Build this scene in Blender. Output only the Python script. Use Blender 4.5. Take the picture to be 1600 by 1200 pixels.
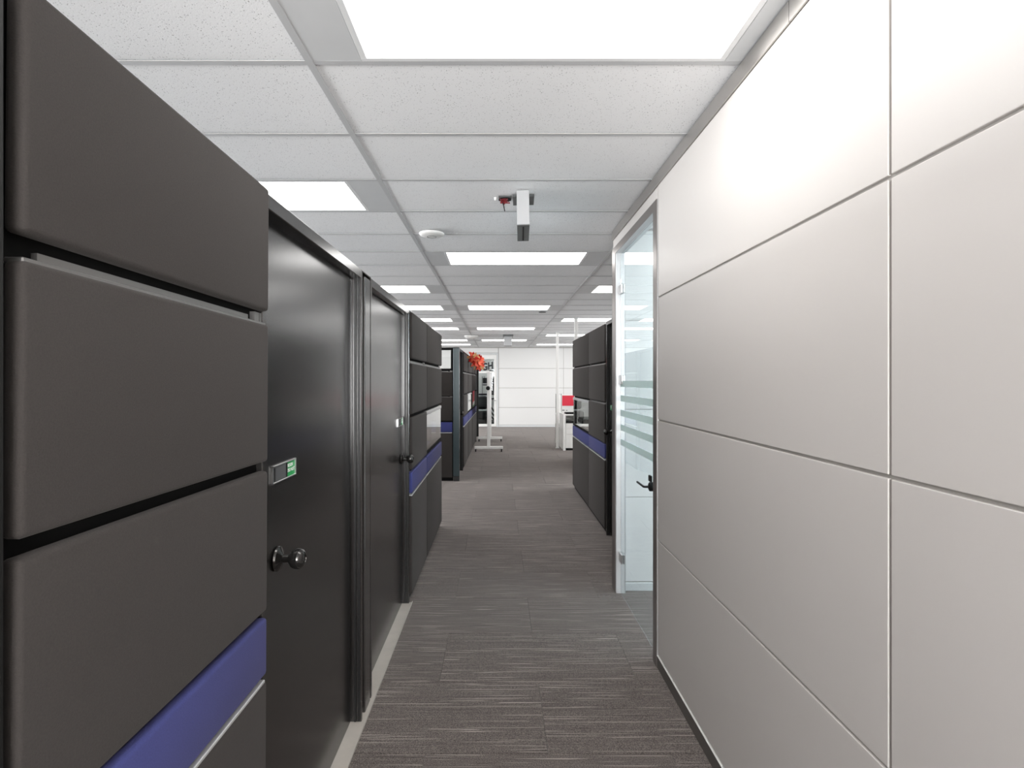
import bpy, bmesh, math, random
from mathutils import Vector, Matrix
random.seed(7)
for o in list(bpy.data.objects): bpy.data.objects.remove(o)
S = bpy.context.scene
COL = S.collection
PI = math.pi
# ------------------------------------------------------------------ camera, world, exposure
CAMZ = 1.434; F = 829.0
cd = bpy.data.cameras.new('camera'); cam = bpy.data.objects.new('camera', cd); COL.objects.link(cam)
cam.location = (0, 0, CAMZ); cam.rotation_euler = (PI/2, 0, 0)
cd.sensor_fit = 'HORIZONTAL'; cd.sensor_width = 36.0; cd.lens = F/1600*36
cd.shift_x = (800-779)/1600.0          # vanishing point at x = 779
cd.shift_y = (595-600)/1600.0
cd.clip_start = 0.02; cd.clip_end = 100
S.camera = cam
w = bpy.data.worlds.new('world'); S.world = w; w.use_nodes = True
w.node_tree.nodes['Background'].inputs[0].default_value = (0.75, 0.85, 1.0, 1)
w.node_tree.nodes['Background'].inputs[1].default_value = 1.0
vs = S.view_settings
vs.view_transform = 'Standard'; vs.look = 'None'; vs.gamma = 1.0; vs.use_curve_mapping = False
vs.exposure = 0.53
LAMP = 5.2          # radiance of the luminaire lenses
FILL = 105.0          # base power of the unseen fill lights added to brighten the ceiling
def area(name, loc, rot, sx, sy, power, col=(1,1,1)):
    l = bpy.data.lights.new(name, 'AREA'); l.shape = 'RECTANGLE'; l.size = sx; l.size_y = sy
    l.energy = power; l.color = col
    o = bpy.data.objects.new(name, l); COL.objects.link(o); o.location = loc; o.rotation_euler = rot
    return o
# added fill lights, outer walls and behind the camera, to brighten the ceiling
UP = math.radians(14)                  # upward tilt so the added light reaches the ceiling
area('window_daylight', (-5.10, 2.0, 1.70), (0, -PI/2-UP, 0), 1.25, 7.6, FILL*2.4, (0.98, 0.99, 1.0))
area('window_daylight', (-5.10, 11.0, 1.70), (0, -PI/2-UP, 0), 1.25, 8.6, FILL*1.5, (0.98, 0.99, 1.0))
area('window_daylight', (5.38, 11.0, 1.70), (0, PI/2+UP, 0), 1.25, 8.6, FILL*1.5, (0.98, 0.99, 1.0))
area('window_daylight', (0.10, -2.24, 1.50), (PI/2+UP, 0, 0), 1.1, 1.45, FILL*1.1, (1.0, 0.99, 0.98))
area('window_daylight', (3.92, 1.6, 1.55), (0, PI/2+UP, 0), 1.5, 3.4, FILL*1.25, (0.84, 0.94, 1.0))  # added fill for the glass fronted office
# ------------------------------------------------------------------ materials
def lin(c):
    return tuple(((v/255)/12.92 if v <= 10 else ((v/255+0.055)/1.055)**2.4) for v in c)
class NT:
    def __init__(s, name):
        s.m = bpy.data.materials.new(name); s.m.use_nodes = True
        s.t = s.m.node_tree; s.n = s.t.nodes; s.b = s.n['Principled BSDF']
    def new(s, typ, **k):
        n = s.n.new(typ)
        for a, v in k.items(): setattr(n, a, v)
        return n
    def link(s, a, b): s.t.links.new(a, b)
    def math(s, op, a, b=None, clamp=False):
        n = s.new('ShaderNodeMath', operation=op, use_clamp=clamp)
        for i, v in enumerate((a, b)):
            if v is None: continue
            if isinstance(v, (int, float)): n.inputs[i].default_value = v
            else: s.link(v, n.inputs[i])
        return n.outputs[0]
    def mix(s, fac, a, b):
        n = s.new('ShaderNodeMix', data_type='RGBA')
        if isinstance(fac, (int, float)): n.inputs[0].default_value = fac
        else: s.link(fac, n.inputs[0])
        for i, v in ((6, a), (7, b)):
            if isinstance(v, tuple): n.inputs[i].default_value = (*v, 1)
            else: s.link(v, n.inputs[i])
        return n.outputs[2]
    def pos(s, scale=(1,1,1), rand=0.0):
        g = s.new('ShaderNodeNewGeometry')
        v = s.new('ShaderNodeVectorMath', operation='MULTIPLY'); s.link(g.outputs['Position'], v.inputs[0]); v.inputs[1].default_value = scale
        if not rand: return v.outputs[0]
        oi = s.new('ShaderNodeObjectInfo')
        a = s.new('ShaderNodeVectorMath', operation='ADD'); s.link(v.outputs[0], a.inputs[0]); s.link(s.math('MULTIPLY', oi.outputs['Random'], rand), a.inputs[1])
        return a.outputs[0]
    def noise(s, vec, scale, detail=2, rough=.5):
        n = s.new('ShaderNodeTexNoise'); s.link(vec, n.inputs['Vector'])
        n.inputs['Scale'].default_value = scale; n.inputs['Detail'].default_value = detail; n.inputs['Roughness'].default_value = rough
        return n.outputs[0]
    def ramp(s, v, a, b):
        n = s.new('ShaderNodeMapRange'); n.inputs[1].default_value = a; n.inputs[2].default_value = b; s.link(v, n.inputs[0]); return n.outputs[0]
    def bump(s, h, strength, dist=0.002):
        n = s.new('ShaderNodeBump'); n.inputs['Strength'].default_value = strength; n.inputs['Distance'].default_value = dist
        s.link(h, n.inputs['Height']); s.link(n.outputs[0], s.b.inputs['Normal'])
    def base(s, c):
        if isinstance(c, tuple): s.b.inputs['Base Color'].default_value = (*c, 1)
        else: s.link(c, s.b.inputs['Base Color'])
def simple(name, c, rough=.5, metal=0, spec=.5, var=.06, nscale=6, bump=0, bscale=400):
    t = NT(name); v = t.noise(t.pos(), nscale, 3)
    lo = tuple(x*(1-var) for x in c); hi = tuple(min(1, x*(1+var)) for x in c)
    t.base(t.mix(v, lo, hi)); t.b.inputs['Roughness'].default_value = rough
    t.b.inputs['Metallic'].default_value = metal; t.b.inputs['Specular IOR Level'].default_value = spec
    if bump: t.bump(t.noise(t.pos(), bscale, 2), bump, .0006)
    return t.m
M = {}
# mineral fibre ceiling tile with pinholes
t = NT('ceiling_tile'); p = t.pos(rand=13.0)
vor = t.new('ShaderNodeTexVoronoi'); vor.inputs['Scale'].default_value = 120; vor.inputs['Randomness'].default_value = 1
dv = t.new('ShaderNodeVectorMath', operation='ADD'); t.link(p, dv.inputs[0])
nz = t.new('ShaderNodeTexNoise'); nz.inputs['Scale'].default_value = 90; t.link(p, nz.inputs['Vector'])
nv = t.new('ShaderNodeVectorMath', operation='SCALE'); t.link(nz.outputs['Color'], nv.inputs[0]); nv.inputs['Scale'].default_value = .012
t.link(nv.outputs[0], dv.inputs[1]); t.link(dv.outputs[0], vor.inputs['Vector'])
oi = t.new('ShaderNodeObjectInfo')
thr = t.math('ADD', t.math('MULTIPLY', t.noise(p, 40, 1), .30), t.math('MULTIPLY', oi.outputs['Random'], .05))
spot = t.ramp(t.math('SUBTRACT', vor.outputs['Distance'], thr), .03, -.04)
tone = t.mix(t.noise(p, 2.5, 3), (.84,.845,.85), (.89,.895,.90))
t.base(t.mix(t.math('MULTIPLY', spot, .60), tone, (.16,.155,.15)))
t.b.inputs['Roughness'].default_value = .95; t.bump(t.math('SUBTRACT', t.noise(p, 220, 2), spot), .25)
M['tile'] = t.m
M['tee'] = simple('grid_metal', (.52,.525,.53), .45, var=.04)
M['lamp_white'] = simple('lamp_enamel', (.8,.81,.81), .4, var=.02)
M['endplate'] = simple('lamp_end_grey', (.62,.63,.635), .5, var=.05)
t = NT('lamp_lens')                      # prismatic lens with the two tubes behind showing as brighter bands
tc = t.new('ShaderNodeTexCoord'); sx = t.new('ShaderNodeSeparateXYZ'); t.link(tc.outputs['Object'], sx.inputs[0])
band = t.math('ADD', t.math('MULTIPLY', t.math('COSINE', t.math('MULTIPLY', sx.outputs['Y'], 2*PI/.21)), -.10), .90)
pr = t.math('MULTIPLY', t.math('SINE', t.math('MULTIPLY', sx.outputs['X'], 900)), t.math('SINE', t.math('MULTIPLY', sx.outputs['Y'], 900)))
t.b.inputs['Base Color'].default_value = (.9,.9,.9,1); t.b.inputs['Emission Color'].default_value = (1, .985, .965, 1)
t.link(t.math('MULTIPLY', t.math('ADD', band, t.math('MULTIPLY', pr, .03)), LAMP), t.b.inputs['Emission Strength'])
M['lens'] = t.m
M['panel'] = simple('wall_laminate', lin((202,197,193)), .42, spec=.4, var=.012, nscale=2)
M['joint'] = simple('wall_joint', lin((172,168,163)), .5)
M['farpanel'] = simple('far_wall_laminate', lin((228,227,225)), .5, var=.01, nscale=2)
M['plaster'] = simple('plaster', lin((222,222,220)), .8, var=.02)
M['alu'] = simple('brushed_aluminium', (.50,.48,.46), .33, metal=1, var=.05)
M['alu_light'] = simple('satin_aluminium', (.55,.555,.56), .42, metal=.5, var=.03)
M['basebrown'] = simple('base_trim', lin((88,84,80)), .45)
M['baselight'] = simple('bare_edge_strip', lin((176,170,162)), .45, var=.12, nscale=14)
M['basewhite'] = simple('white_trim', lin((214,216,216)), .5)
# dark brown woven fabric
t = NT('dark_fabric'); p = t.pos(rand=3.0)
f1 = t.noise(p, 420, 2, .7); f2 = t.noise(p, 5, 3)
c = t.mix(f1, lin((28,25,24)), lin((54,49,46)))
sm = t.ramp(t.noise(p, 9, 4, .7), .66, .86)
t.base(t.mix(t.math('MULTIPLY', sm, .16), t.mix(t.math('MULTIPLY', f2, .35), c, lin((46,42,40))), lin((100,96,92))))
t.b.inputs['Roughness'].default_value = .95; t.b.inputs['Sheen Weight'].default_value = .06; t.b.inputs['Sheen Roughness'].default_value = .45
t.b.inputs['Sheen Tint'].default_value = (.78,.73,.70,1)
t.bump(f1, .35, .001); M['fabric'] = t.m
t = NT('blue_fabric'); p = t.pos(rand=3.0); f1 = t.noise(p, 420, 2, .7)
t.base(t.mix(f1, lin((34,38,84)), lin((56,62,122)))); t.b.inputs['Roughness'].default_value = .9
t.b.inputs['Sheen Weight'].default_value = .08; t.b.inputs['Sheen Tint'].default_value = (.6,.55,.85,1); t.bump(f1, .3, .001); M['blue'] = t.m
M['black'] = simple('black_frame_enamel', (.004,.004,.004), .45, var=.2)
M['black_matt'] = simple('black_plastic', (.006,.006,.006), .6, var=.2, spec=.3)
M['shell'] = simple('black_shell', (.004,.004,.004), .8, var=.2, spec=.12)
M['frame_metal'] = simple('dark_bronze_enamel', (.022,.020,.019), .20, metal=.0, spec=1.0, var=.1)
M['teal_post'] = simple('grey_teal_cover', lin((42,58,62)), .22, spec=1.0, metal=.3, var=.12, nscale=9)
M['rail'] = simple('grey_rail', (.17,.165,.16), .4, metal=.7)
# smudged dark door laminate
t = NT('dark_laminate'); p = t.pos(); n1 = t.noise(p, 2.2, 4, .6); n2 = t.noise(p, 8, 4, .6)
t.base(t.mix(n1, (.006,.0055,.005), (.012,.011,.0105)))
sp = t.new('ShaderNodeTexVoronoi'); sp.inputs['Scale'].default_value = 6; t.link(p, sp.inputs['Vector'])
t.link(t.math('ADD', t.math('MULTIPLY', n2, .04), .20), t.b.inputs['Roughness']); t.b.inputs['IOR'].default_value = 1.9; t.b.inputs['Specular IOR Level'].default_value = .5
M['door'] = t.m
M['chrome'] = simple('dark_chrome', (.05,.048,.046), .12, metal=.8, spec=1)
M['steel'] = simple('steel', (.5,.5,.5), .3, metal=1)
M['sign_grey'] = simple('sign_grey', lin((80,82,84)), .5)
M['green'] = simple('sign_green', lin((0,150,72)), .4)
M['white'] = simple('white_enamel', lin((236,235,232)), .4, var=.01)
M['print_white'] = simple('print_white', (.85,.9,.86), .5)
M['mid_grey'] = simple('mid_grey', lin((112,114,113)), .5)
M['canopy_grey'] = simple('canopy_grey', lin((92,94,94)), .4, metal=.4)
M['red'] = simple('red_print', lin((226,48,70)), .5)
M['petal_red'] = simple('petal_red', lin((214,42,34)), .6, var=.3, nscale=60)
M['petal_orange'] = simple('petal_orange', lin((232,104,74)), .6, var=.25, nscale=60)
M['petal_gold'] = simple('petal_gold', lin((206,160,104)), .6, var=.25, nscale=60)
M['leaf'] = simple('leaf_green', lin((62,84,50)), .6, var=.3, nscale=60)
M['wire_red'] = simple('wire_red', lin((120,28,36)), .5)
M['lettering'] = simple('dark_lettering', lin((34,38,44)), .5)
M['lavender'] = simple('lavender_print', lin((214,214,228)), .5)
M['wood'] = simple('grey_laminate', lin((190,188,184)), .5)
def glassmat(name, col, rough=0.0, ior=1.5):
    t = NT(name); t.b.inputs['Transmission Weight'].default_value = 1; t.base(col)
    t.b.inputs['Roughness'].default_value = rough; t.b.inputs['IOR'].default_value = ior
    return t.m
M['glass'] = glassmat('clear_glass', (.88,.955,.975))
M['pane'] = glassmat('partition_glass', (.90,.92,.91), 0, 1.55)
M['frost'] = simple('frosted_film', lin((176,200,196)), .6)
t = NT('frosted_band'); df = t.new('ShaderNodeBsdfDiffuse'); df.inputs[0].default_value = (.80,.93,.91,1); tl = t.new('ShaderNodeBsdfTranslucent'); tl.inputs[0].default_value = (.85,.96,.95,1)
mx = t.new('ShaderNodeMixShader'); mx.inputs[0].default_value = .18; t.link(df.outputs[0], mx.inputs[1]); t.link(tl.outputs[0], mx.inputs[2]); t.link(mx.outputs[0], t.n['Material Output'].inputs['Surface']); M['frost'] = t.m
M['jamb_face'] = simple('bronze_aluminium', (.20,.18,.17), .35, metal=.6)
M['sign_white'] = simple('sign_housing', lin((186,187,188)), .5)
# striped carpet planks
t = NT('striped_carpet'); 
g = t.new('ShaderNodeNewGeometry'); oi = t.new('ShaderNodeObjectInfo')
def cvec(sx_, sy_):
    v = t.new('ShaderNodeVectorMath', operation='MULTIPLY'); t.link(g.outputs['Position'], v.inputs[0]); v.inputs[1].default_value = (sx_, sy_, 0)
    cx = t.new('ShaderNodeCombineXYZ'); t.link(t.math('MULTIPLY', oi.outputs['Random'], 57.0), cx.inputs[2]); t.link(t.math('MULTIPLY', oi.outputs['Random'], 11.0), cx.inputs[0])
    a = t.new('ShaderNodeVectorMath', operation='ADD'); t.link(v.outputs[0], a.inputs[0]); t.link(cx.outputs[0], a.inputs[1]); return a.outputs[0]
n1 = t.noise(cvec(3.2, 190), 1, 0); n3 = t.noise(cvec(2.6, 170), 1, 0); n2 = t.noise(cvec(1.7, 60), 1, 2); gr = t.noise(cvec(330, 260), 1, 1, .8); big = t.noise(cvec(.8, 1.6), 1, 2)
c = t.mix(t.ramp(gr, .33, .67), lin((30,27,26)), lin((134,125,120)))
c = t.mix(t.math('MULTIPLY', t.ramp(n2, .50, .38), .22), c, lin((46,41,40)))
c = t.mix(t.math('MULTIPLY', t.ramp(n1, .70, .73), .62), c, lin((192,182,175)))
c = t.mix(t.math('MULTIPLY', t.ramp(n3, .285, .26), .50), c, lin((26,23,23)))
c = t.mix(t.math('MULTIPLY', big, .30), c, lin((98,88,83)))
c = t.mix(t.math('MULTIPLY', oi.outputs['Random'], .16), c, lin((58,52,50)))
t.base(c); t.b.inputs['Roughness'].default_value = .95; t.b.inputs['Specular IOR Level'].default_value = .2
t.b.inputs['Sheen Weight'].default_value = .18; t.b.inputs['Sheen Roughness'].default_value = .5; t.b.inputs['Sheen Tint'].default_value = (1,.94,.9,1)
t.bump(t.math('ADD', gr, t.math('MULTIPLY', n1, .5)), .45, .003); M['carpet'] = t.m
M['underlay'] = simple('underlay', (.03,.03,.03), .9)
# ------------------------------------------------------------------ mesh helpers
class MB:
    def __init__(s): s.bm = bmesh.new()
    def box(s, x0, x1, y0, y1, z0, z1, bev=0, seg=2):
        x0, x1 = min(x0,x1), max(x0,x1); y0, y1 = min(y0,y1), max(y0,y1); z0, z1 = min(z0,z1), max(z0,z1)
        b = bmesh.new(); v = [b.verts.new((x,y,z)) for z in (z0,z1) for y in (y0,y1) for x in (x0,x1)]
        for f in ((0,2,3,1),(4,5,7,6),(0,1,5,4),(2,6,7,3),(0,4,6,2),(1,3,7,5)): b.faces.new([v[i] for i in f])
        if bev: bmesh.ops.bevel(b, geom=b.edges[:], offset=min(bev, .49*min(x1-x0,y1-y0,z1-z0)), segments=seg, affect='EDGES', profile=.5)
        s.merge(b); return s
    def merge(s, b, mat=None):
        me = bpy.data.meshes.new('tmp'); b.to_mesh(me); b.free()
        if mat is not None: me.transform(mat)
        s.bm.from_mesh(me); bpy.data.meshes.remove(me); return s
    def lathe(s, prof, org, axis, n=24):
        """prof: list of (r, h) along axis"""
        b = bmesh.new(); rings = []
        for r, h in prof:
            rings.append([b.verts.new((max(r,1e-5)*math.cos(2*PI*i/n), max(r,1e-5)*math.sin(2*PI*i/n), h)) for i in range(n)])
        for a, c in zip(rings, rings[1:]):
            for i in range(n): b.faces.new((a[i], a[(i+1)%n], c[(i+1)%n], c[i]))
        b.faces.new(list(reversed(rings[0]))); b.faces.new(rings[-1])
        q = Vector((0,0,1)).rotation_difference(Vector(axis).normalized()).to_matrix().to_4x4()
        return s.merge(b, Matrix.Translation(org) @ q)
    def tube(s, pts, r, n=8):
        pts = [Vector(p) for p in pts]; b = bmesh.new(); rings = []
        for i, p in enumerate(pts):
            d = (pts[min(i+1,len(pts)-1)] - pts[max(i-1,0)]).normalized()
            u = d.cross(Vector((0,0,1))); u = u.normalized() if u.length > 1e-3 else Vector((1,0,0)); v = d.cross(u)
            rings.append([b.verts.new(p + r*(math.cos(2*PI*k/n)*u + math.sin(2*PI*k/n)*v)) for k in range(n)])
        for a, c in zip(rings, rings[1:]):
            for k in range(n): b.faces.new((a[k], a[(k+1)%n], c[(k+1)%n], c[k]))
        b.faces.new(rings[0]); b.faces.new(list(reversed(rings[-1])))
        bmesh.ops.recalc_face_normals(b, faces=b.faces[:])
        return s.merge(b)
def worldmat(o):
    m = Matrix.Identity(4)
    while o: m = (Matrix.Translation(o.location) @ o.rotation_euler.to_matrix().to_4x4()) @ m; o = o.parent
    return m
def obj(name, mb, mat, parent=None, label=None, smooth=False, local=False):
    me = bpy.data.meshes.new(name); bm = mb.bm
    if smooth:
        for f in bm.faces: f.smooth = True
    bm.to_mesh(me); bm.free(); me.materials.append(M[mat])
    o = bpy.data.objects.new(name, me); COL.objects.link(o)
    if parent:
        o.parent = parent
        if not local: me.transform(Matrix.Translation(-ORG.get(root_of(parent).as_pointer(), Vector((0,0,0)))))
    if label: o['label'] = label
    if smooth:
        try: me.set_sharp_from_angle(angle=math.radians(40))
        except Exception: pass
    return o
ORG = {}
def root_of(o):
    while o.parent: o = o.parent
    return o
def thing(name, label, cat, loc, group=None, rot=(0,0,0)):
    o = bpy.data.objects.new(name, None); COL.objects.link(o); o.empty_display_size = .1
    o.location = loc; o.rotation_euler = rot; o['label'] = label; o['category'] = cat
    if group: o['group'] = group
    ORG[o.as_pointer()] = Vector(loc)
    return o
def struct(name, mb, mat, label=None, cat='structure'):
    o = obj(name, mb, mat); o['kind'] = 'structure'; o['label'] = label or name; o['category'] = cat; return o
def inst(name, me, loc, parent):
    o = bpy.data.objects.new(name, me); COL.objects.link(o); o.location = loc; o.parent = parent; return o
def mesh_of(name, mb, mat):
    me = bpy.data.meshes.new(name); mb.bm.to_mesh(me); mb.bm.free(); me.materials.append(M[mat]); return me
# ------------------------------------------------------------------ room shell
XL, XR, YB, YF = -5.19, 5.48, -2.33, 16.5
ZC = CAMZ + 1.039                      # bottom of ceiling grid, 2.473
# floor
fl = struct('floor', MB().box(XL-.1, XR+.1, YB-.1, 20.2, -.12, -.008), 'underlay', 'grey striped carpet floor of the office aisle', 'floor')
TX, TY = .944, .4875
me = mesh_of('carpet_tile', MB().box(-TX/2+.0007, TX/2-.0007, -TY/2+.0007, TY/2-.0007, -.008, 0, .0014, 1), 'carpet')
rest = MB()
m0 = int((YB-3.015)/TY)-1
for m in range(m0, int((20-3.015)/TY)+1):
    yc = 3.015 + (m+.5)*TY; off = .19 if m % 2 == 0 else -.282
    for n in range(-7, 8):
        xc = off + (n+.5)*TX
        if xc - TX/2 < XL-.4 or xc + TX/2 > XR+.6 : continue
        if -1.3 < xc < 2.1 and .9 < yc < YF: inst('carpet_tile', me, (xc, yc, 0), fl)
        else:
            rest.box(xc-TX/2+.0012, xc+TX/2-.0012, yc-TY/2+.0012, yc+TY/2-.0012, -.008, 0)
r = obj('carpet_tile', rest, 'carpet', fl); r['kind'] = 'stuff'
# ceiling
ce = struct('ceiling', MB().box(XL-.1, XR+.1, YB-.1, 20.2, ZC+.06, ZC+.12), 'plaster', 'suspended ceiling of speckled white tiles in a metal grid', 'ceiling')
CW, CD_ = 1.524, .508
X0 = -.617 - 3*CW; Y0 = 1.735
cols = range(7); rows = range(-8, 30)
LIGHTS = {0: (2,8,14,20,26), 1: (-1,5,11,17,23), 2: (-4,2,8,11,14,17,23,26), 3: (-7,-1,5,11,17,23), 4: (-4,-1,2,8,14,20,26), 5: (-1,5,11,17,23), 6: (2,8,14,20,26)}
tile = mesh_of('ceiling_tile', MB().box(-CW/2+.006, CW/2-.006, -CD_/2+.006, CD_/2-.006, .004, .02), 'tile')
tee = mesh_of('grid_tee', MB().box(-CW/2+.012, CW/2-.012, -.011, .011, .0005, .003).box(-CW/2+.012, CW/2-.012, -.001, .001, .003, .04), 'tee')
def cx_(i): return X0 + (i+.5)*CW
def cy_(k): return Y0 + (k+.5)*CD_
for i in cols:
    for k in rows:
        if cy_(k) > YF+.2: continue
        if k not in LIGHTS[i]:
            inst('ceiling_tile', tile, (cx_(i)+random.uniform(-.002,.002), cy_(k)+random.uniform(-.002,.002), ZC+random.uniform(0,.0008)), ce)
        if Y0+k*CD_ < YF: inst('grid_tee', tee, (cx_(i), Y0+k*CD_, ZC), ce)
for i in range(8):
    x = X0+i*CW
    obj('grid_runner', MB().box(x-.012, x+.012, YB, YF, ZC-.0005, ZC+.003).box(x-.001, x+.001, YB, YF, ZC+.003, ZC+.045), 'tee', ce)
# walls
struct('wall_left', MB().box(XL-.1, XL, YB, YF, 0, .95).box(XL-.1, XL, YB, YF, 2.4, ZC+.06).box(XL-.1, XL, YB, -2.0, .95, 2.4).box(XL-.1, XL, 6.0, 6.6, .95, 2.4).box(XL-.1, XL, 15.5, YF, .95, 2.4), 'plaster', 'plain outer wall on the far left with windows', 'wall')
struct('wall_outer_right', MB().box(XR, XR+.1, YB, YF, 0, .95).box(XR, XR+.1, YB, YF, 2.4, ZC+.06).box(XR, XR+.1, YB, 6.6, .95, 2.4).box(XR, XR+.1, 15.5, YF, .95, 2.4), 'plaster', 'plain outer wall on the far right with a window', 'wall')
struct('wall_rear', MB().box(XL-.1, -.5, YB-.1, YB, 0, ZC+.06).box(.7, XR+.1, YB-.1, YB, 0, ZC+.06).box(-.5, .7, YB-.1, YB, 0, .75).box(-.5, .7, YB-.1, YB, 2.35, ZC+.06), 'plaster', 'plain white wall behind the camera', 'wall')
wn = 0
def window(axis, c, a0, a1, z0, z1, mull):  # unseen glazed openings, invented along with the added fill lights
    global wn; wn += 1
    def B(mb, u0, u1, z0_, z1_, d0, d1):
        return mb.box(c+d0, c+d1, u0, u1, z0_, z1_) if axis == 'x' else mb.box(u0, u1, c+d0, c+d1, z0_, z1_)
    fr = MB(); B(fr, a0, a1, z0, z0+.05, -.03, .03); B(fr, a0, a1, z1-.05, z1, -.03, .03)
    for k in range(mull+1):
        u = a0 + (a1-a0)*k/mull; B(fr, max(a0,u-.025), min(a1,u+.025), z0+.05, z1-.05, -.03, .03)
    o = struct('window_%d' % wn, fr, 'alu_light', 'aluminium window letting in daylight', 'window')
    g = MB(); B(g, a0+.02, a1-.02, z0+.04, z1-.04, -.004, .004); obj('glass', g, 'glass', o)
window('x', XL-.05, -2.0, 6.0, .95, 2.4, 6)
window('x', XL-.05, 6.6, 15.5, .95, 2.4, 6)
window('x', XR+.05, 6.6, 15.5, .95, 2.4, 6)
window('y', YB-.05, -.5, .7, .75, 2.35, 1)
# ---- right wall: laminate panels with recessed joints
WX = .796; JG = .004
wr = struct('wall_right', MB().box(WX+.007, .86, YB, 2.650, 0, ZC-.004).box(WX+.007, .86, 2.65, 3.69, 2.345, ZC-.004), 'joint', 'white laminate panelled wall with recessed joints along the aisle', 'wall')
zs = [.064, .638, 1.238, 1.849, 2.409]
ys = [-2.33, -1.972, -.446, 1.080, 2.652]
for a, b in zip(ys, ys[1:]):
    for z0, z1 in zip(zs, zs[1:]):
        lo = z0 + (JG if z0 > .05 else 0); hi = z1 - (JG if z1 < 2.4 else 0)
        obj('wall_panel', MB().box(WX, WX+.014, a+JG, b-JG, lo, hi, .0018, 2), 'panel', wr)
obj('transom_panel', MB().box(WX+.001, WX+.014, 2.656, 3.688, 2.346, 2.408, .001, 1), 'panel', wr)
tr = MB()
for a, b in zip([-2.33, -1.2, .56, 1.445], [-1.202, .558, 1.443, 3.70]): tr.box(WX-.006, .86, a, b, 2.411, ZC-.003)
struct('trim_1', tr, 'alu', 'aluminium channel where the panelled wall meets the ceiling', 'trim')
bb = MB().box(WX-.003, WX+.006, YB, 2.655, 0, .058); b1 = struct('baseboard_right', bb, 'basebrown', 'low dark base trim under the white panelled wall', 'baseboard')
obj('edge_lip', MB().box(WX-.004, WX+.006, YB, 2.655, .058, .062), 'white', b1)
# office behind the glass door
wo = struct('wall_office', MB().box(.866, 4.1, 3.637, 3.69, 0, ZC-.004), 'joint', 'white panelled side wall inside the glass fronted office', 'wall')
for a, b in ((.868, 2.39), (2.398, 3.99)):
    for z0, z1 in zip([.06]+zs[1:-1]+[2.46], zs[1:-1]+[2.46]): pass
    zz = [.06, .638, 1.238, 1.849, 2.46]
    for z0, z1 in zip(zz, zz[1:]): obj('wall_panel', MB().box(a, b, 3.63, 3.645, z0+.002, z1-.002, .001, 1), 'farpanel', wo)
struct('baseboard_office', MB().box(.866, 3.99, 3.622, 3.636, 0, .055, .002, 1), 'basewhite', 'pale base trim inside the glass fronted office', 'baseboard')
struct('wall_office_far', MB().box(4.0, 4.1, YB, 3.69, 0, .75).box(4.0, 4.1, YB, 3.69, 2.35, ZC-.004).box(4.0, 4.1, YB, -.2, .75, 2.35).box(4.0, 4.1, 3.35, 3.69, .75, 2.35), 'plaster', 'outer wall of the glass fronted office', 'wall')
# ---- glass door
d1 = bpy.data.objects.new('door_1', None); COL.objects.link(d1); d1.location = (.82, 3.1, 0); ORG[d1.as_pointer()] = Vector(d1.location)
d1['kind'] = 'structure'; d1['label'] = 'frameless glass office door with frosted stripes in an aluminium frame'; d1['category'] = 'door'
GX = .827
fr = MB().box(WX-.003, .866, 3.58, 3.690, 0, 2.345, .001, 1)
obj('far_jamb', fr, 'alu_light', d1)
obj('near_jamb', MB().box(WX-.003, .866, 2.656, 2.715, 0, 2.345, .001, 1), 'alu_light', d1)
obj('header', MB().box(WX-.003, .866, 2.715, 3.58, 2.295, 2.345, .001, 1), 'alu_light', d1)
obj('jamb_cover', MB().box(WX-.006, WX-.003, 3.60, 3.690, 0, 2.345).box(WX-.006, WX-.003, 2.656, 2.715, 0, 2.345).box(WX-.006, WX-.003, 2.715, 3.60, 2.297, 2.345), 'jamb_face', d1, label='darker bronze aluminium cover strip')
obj('glass', MB().box(GX-.005, GX+.005, 2.720, 3.572, .008, 2.288, .001, 1), 'glass', d1)
for k in range(5):
    z1 = CAMZ - .0975*k; obj('frosted_stripe', MB().box(GX-.0062, GX-.0055, 2.724, 3.568, z1-.040, z1), 'frost', d1)
for z in (2.045, 1.441, .253):
    h = obj('hinge', MB().box(GX-.017, GX-.0055, 3.50, 3.578, z-.03, z+.03, .002, 1).box(GX+.0055, GX+.017, 3.50, 3.578, z-.03, z+.03, .002, 1), 'steel', d1)
hz = .861
hd = obj('door_handle', MB().tube([(GX-.006, 2.868, hz), (.792, 2.868, hz), (.787, 2.872, hz), (.785, 2.88, hz), (.785, 3.0, hz+.001)], .0062, 10)
         .tube([(GX+.006, 2.868, hz), (.864, 2.868, hz), (.869, 2.88, hz), (.869, 3.0, hz)], .0062, 10), 'black_matt', d1, smooth=True, label='dark lever handle')
obj('rosette', MB().lathe([(.024,0),(.024,.006),(.018,.009)], (GX-.0055, 2.868, hz), (-1,0,0)).lathe([(.024,0),(.024,.006),(.018,.009)], (GX+.0055, 2.868, hz), (1,0,0)), 'black_matt', d1)
obj('lock', MB().box(GX-.016, GX-.0055, 2.835, 2.875, .892, .925, .002, 1), 'black_matt', d1)
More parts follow.
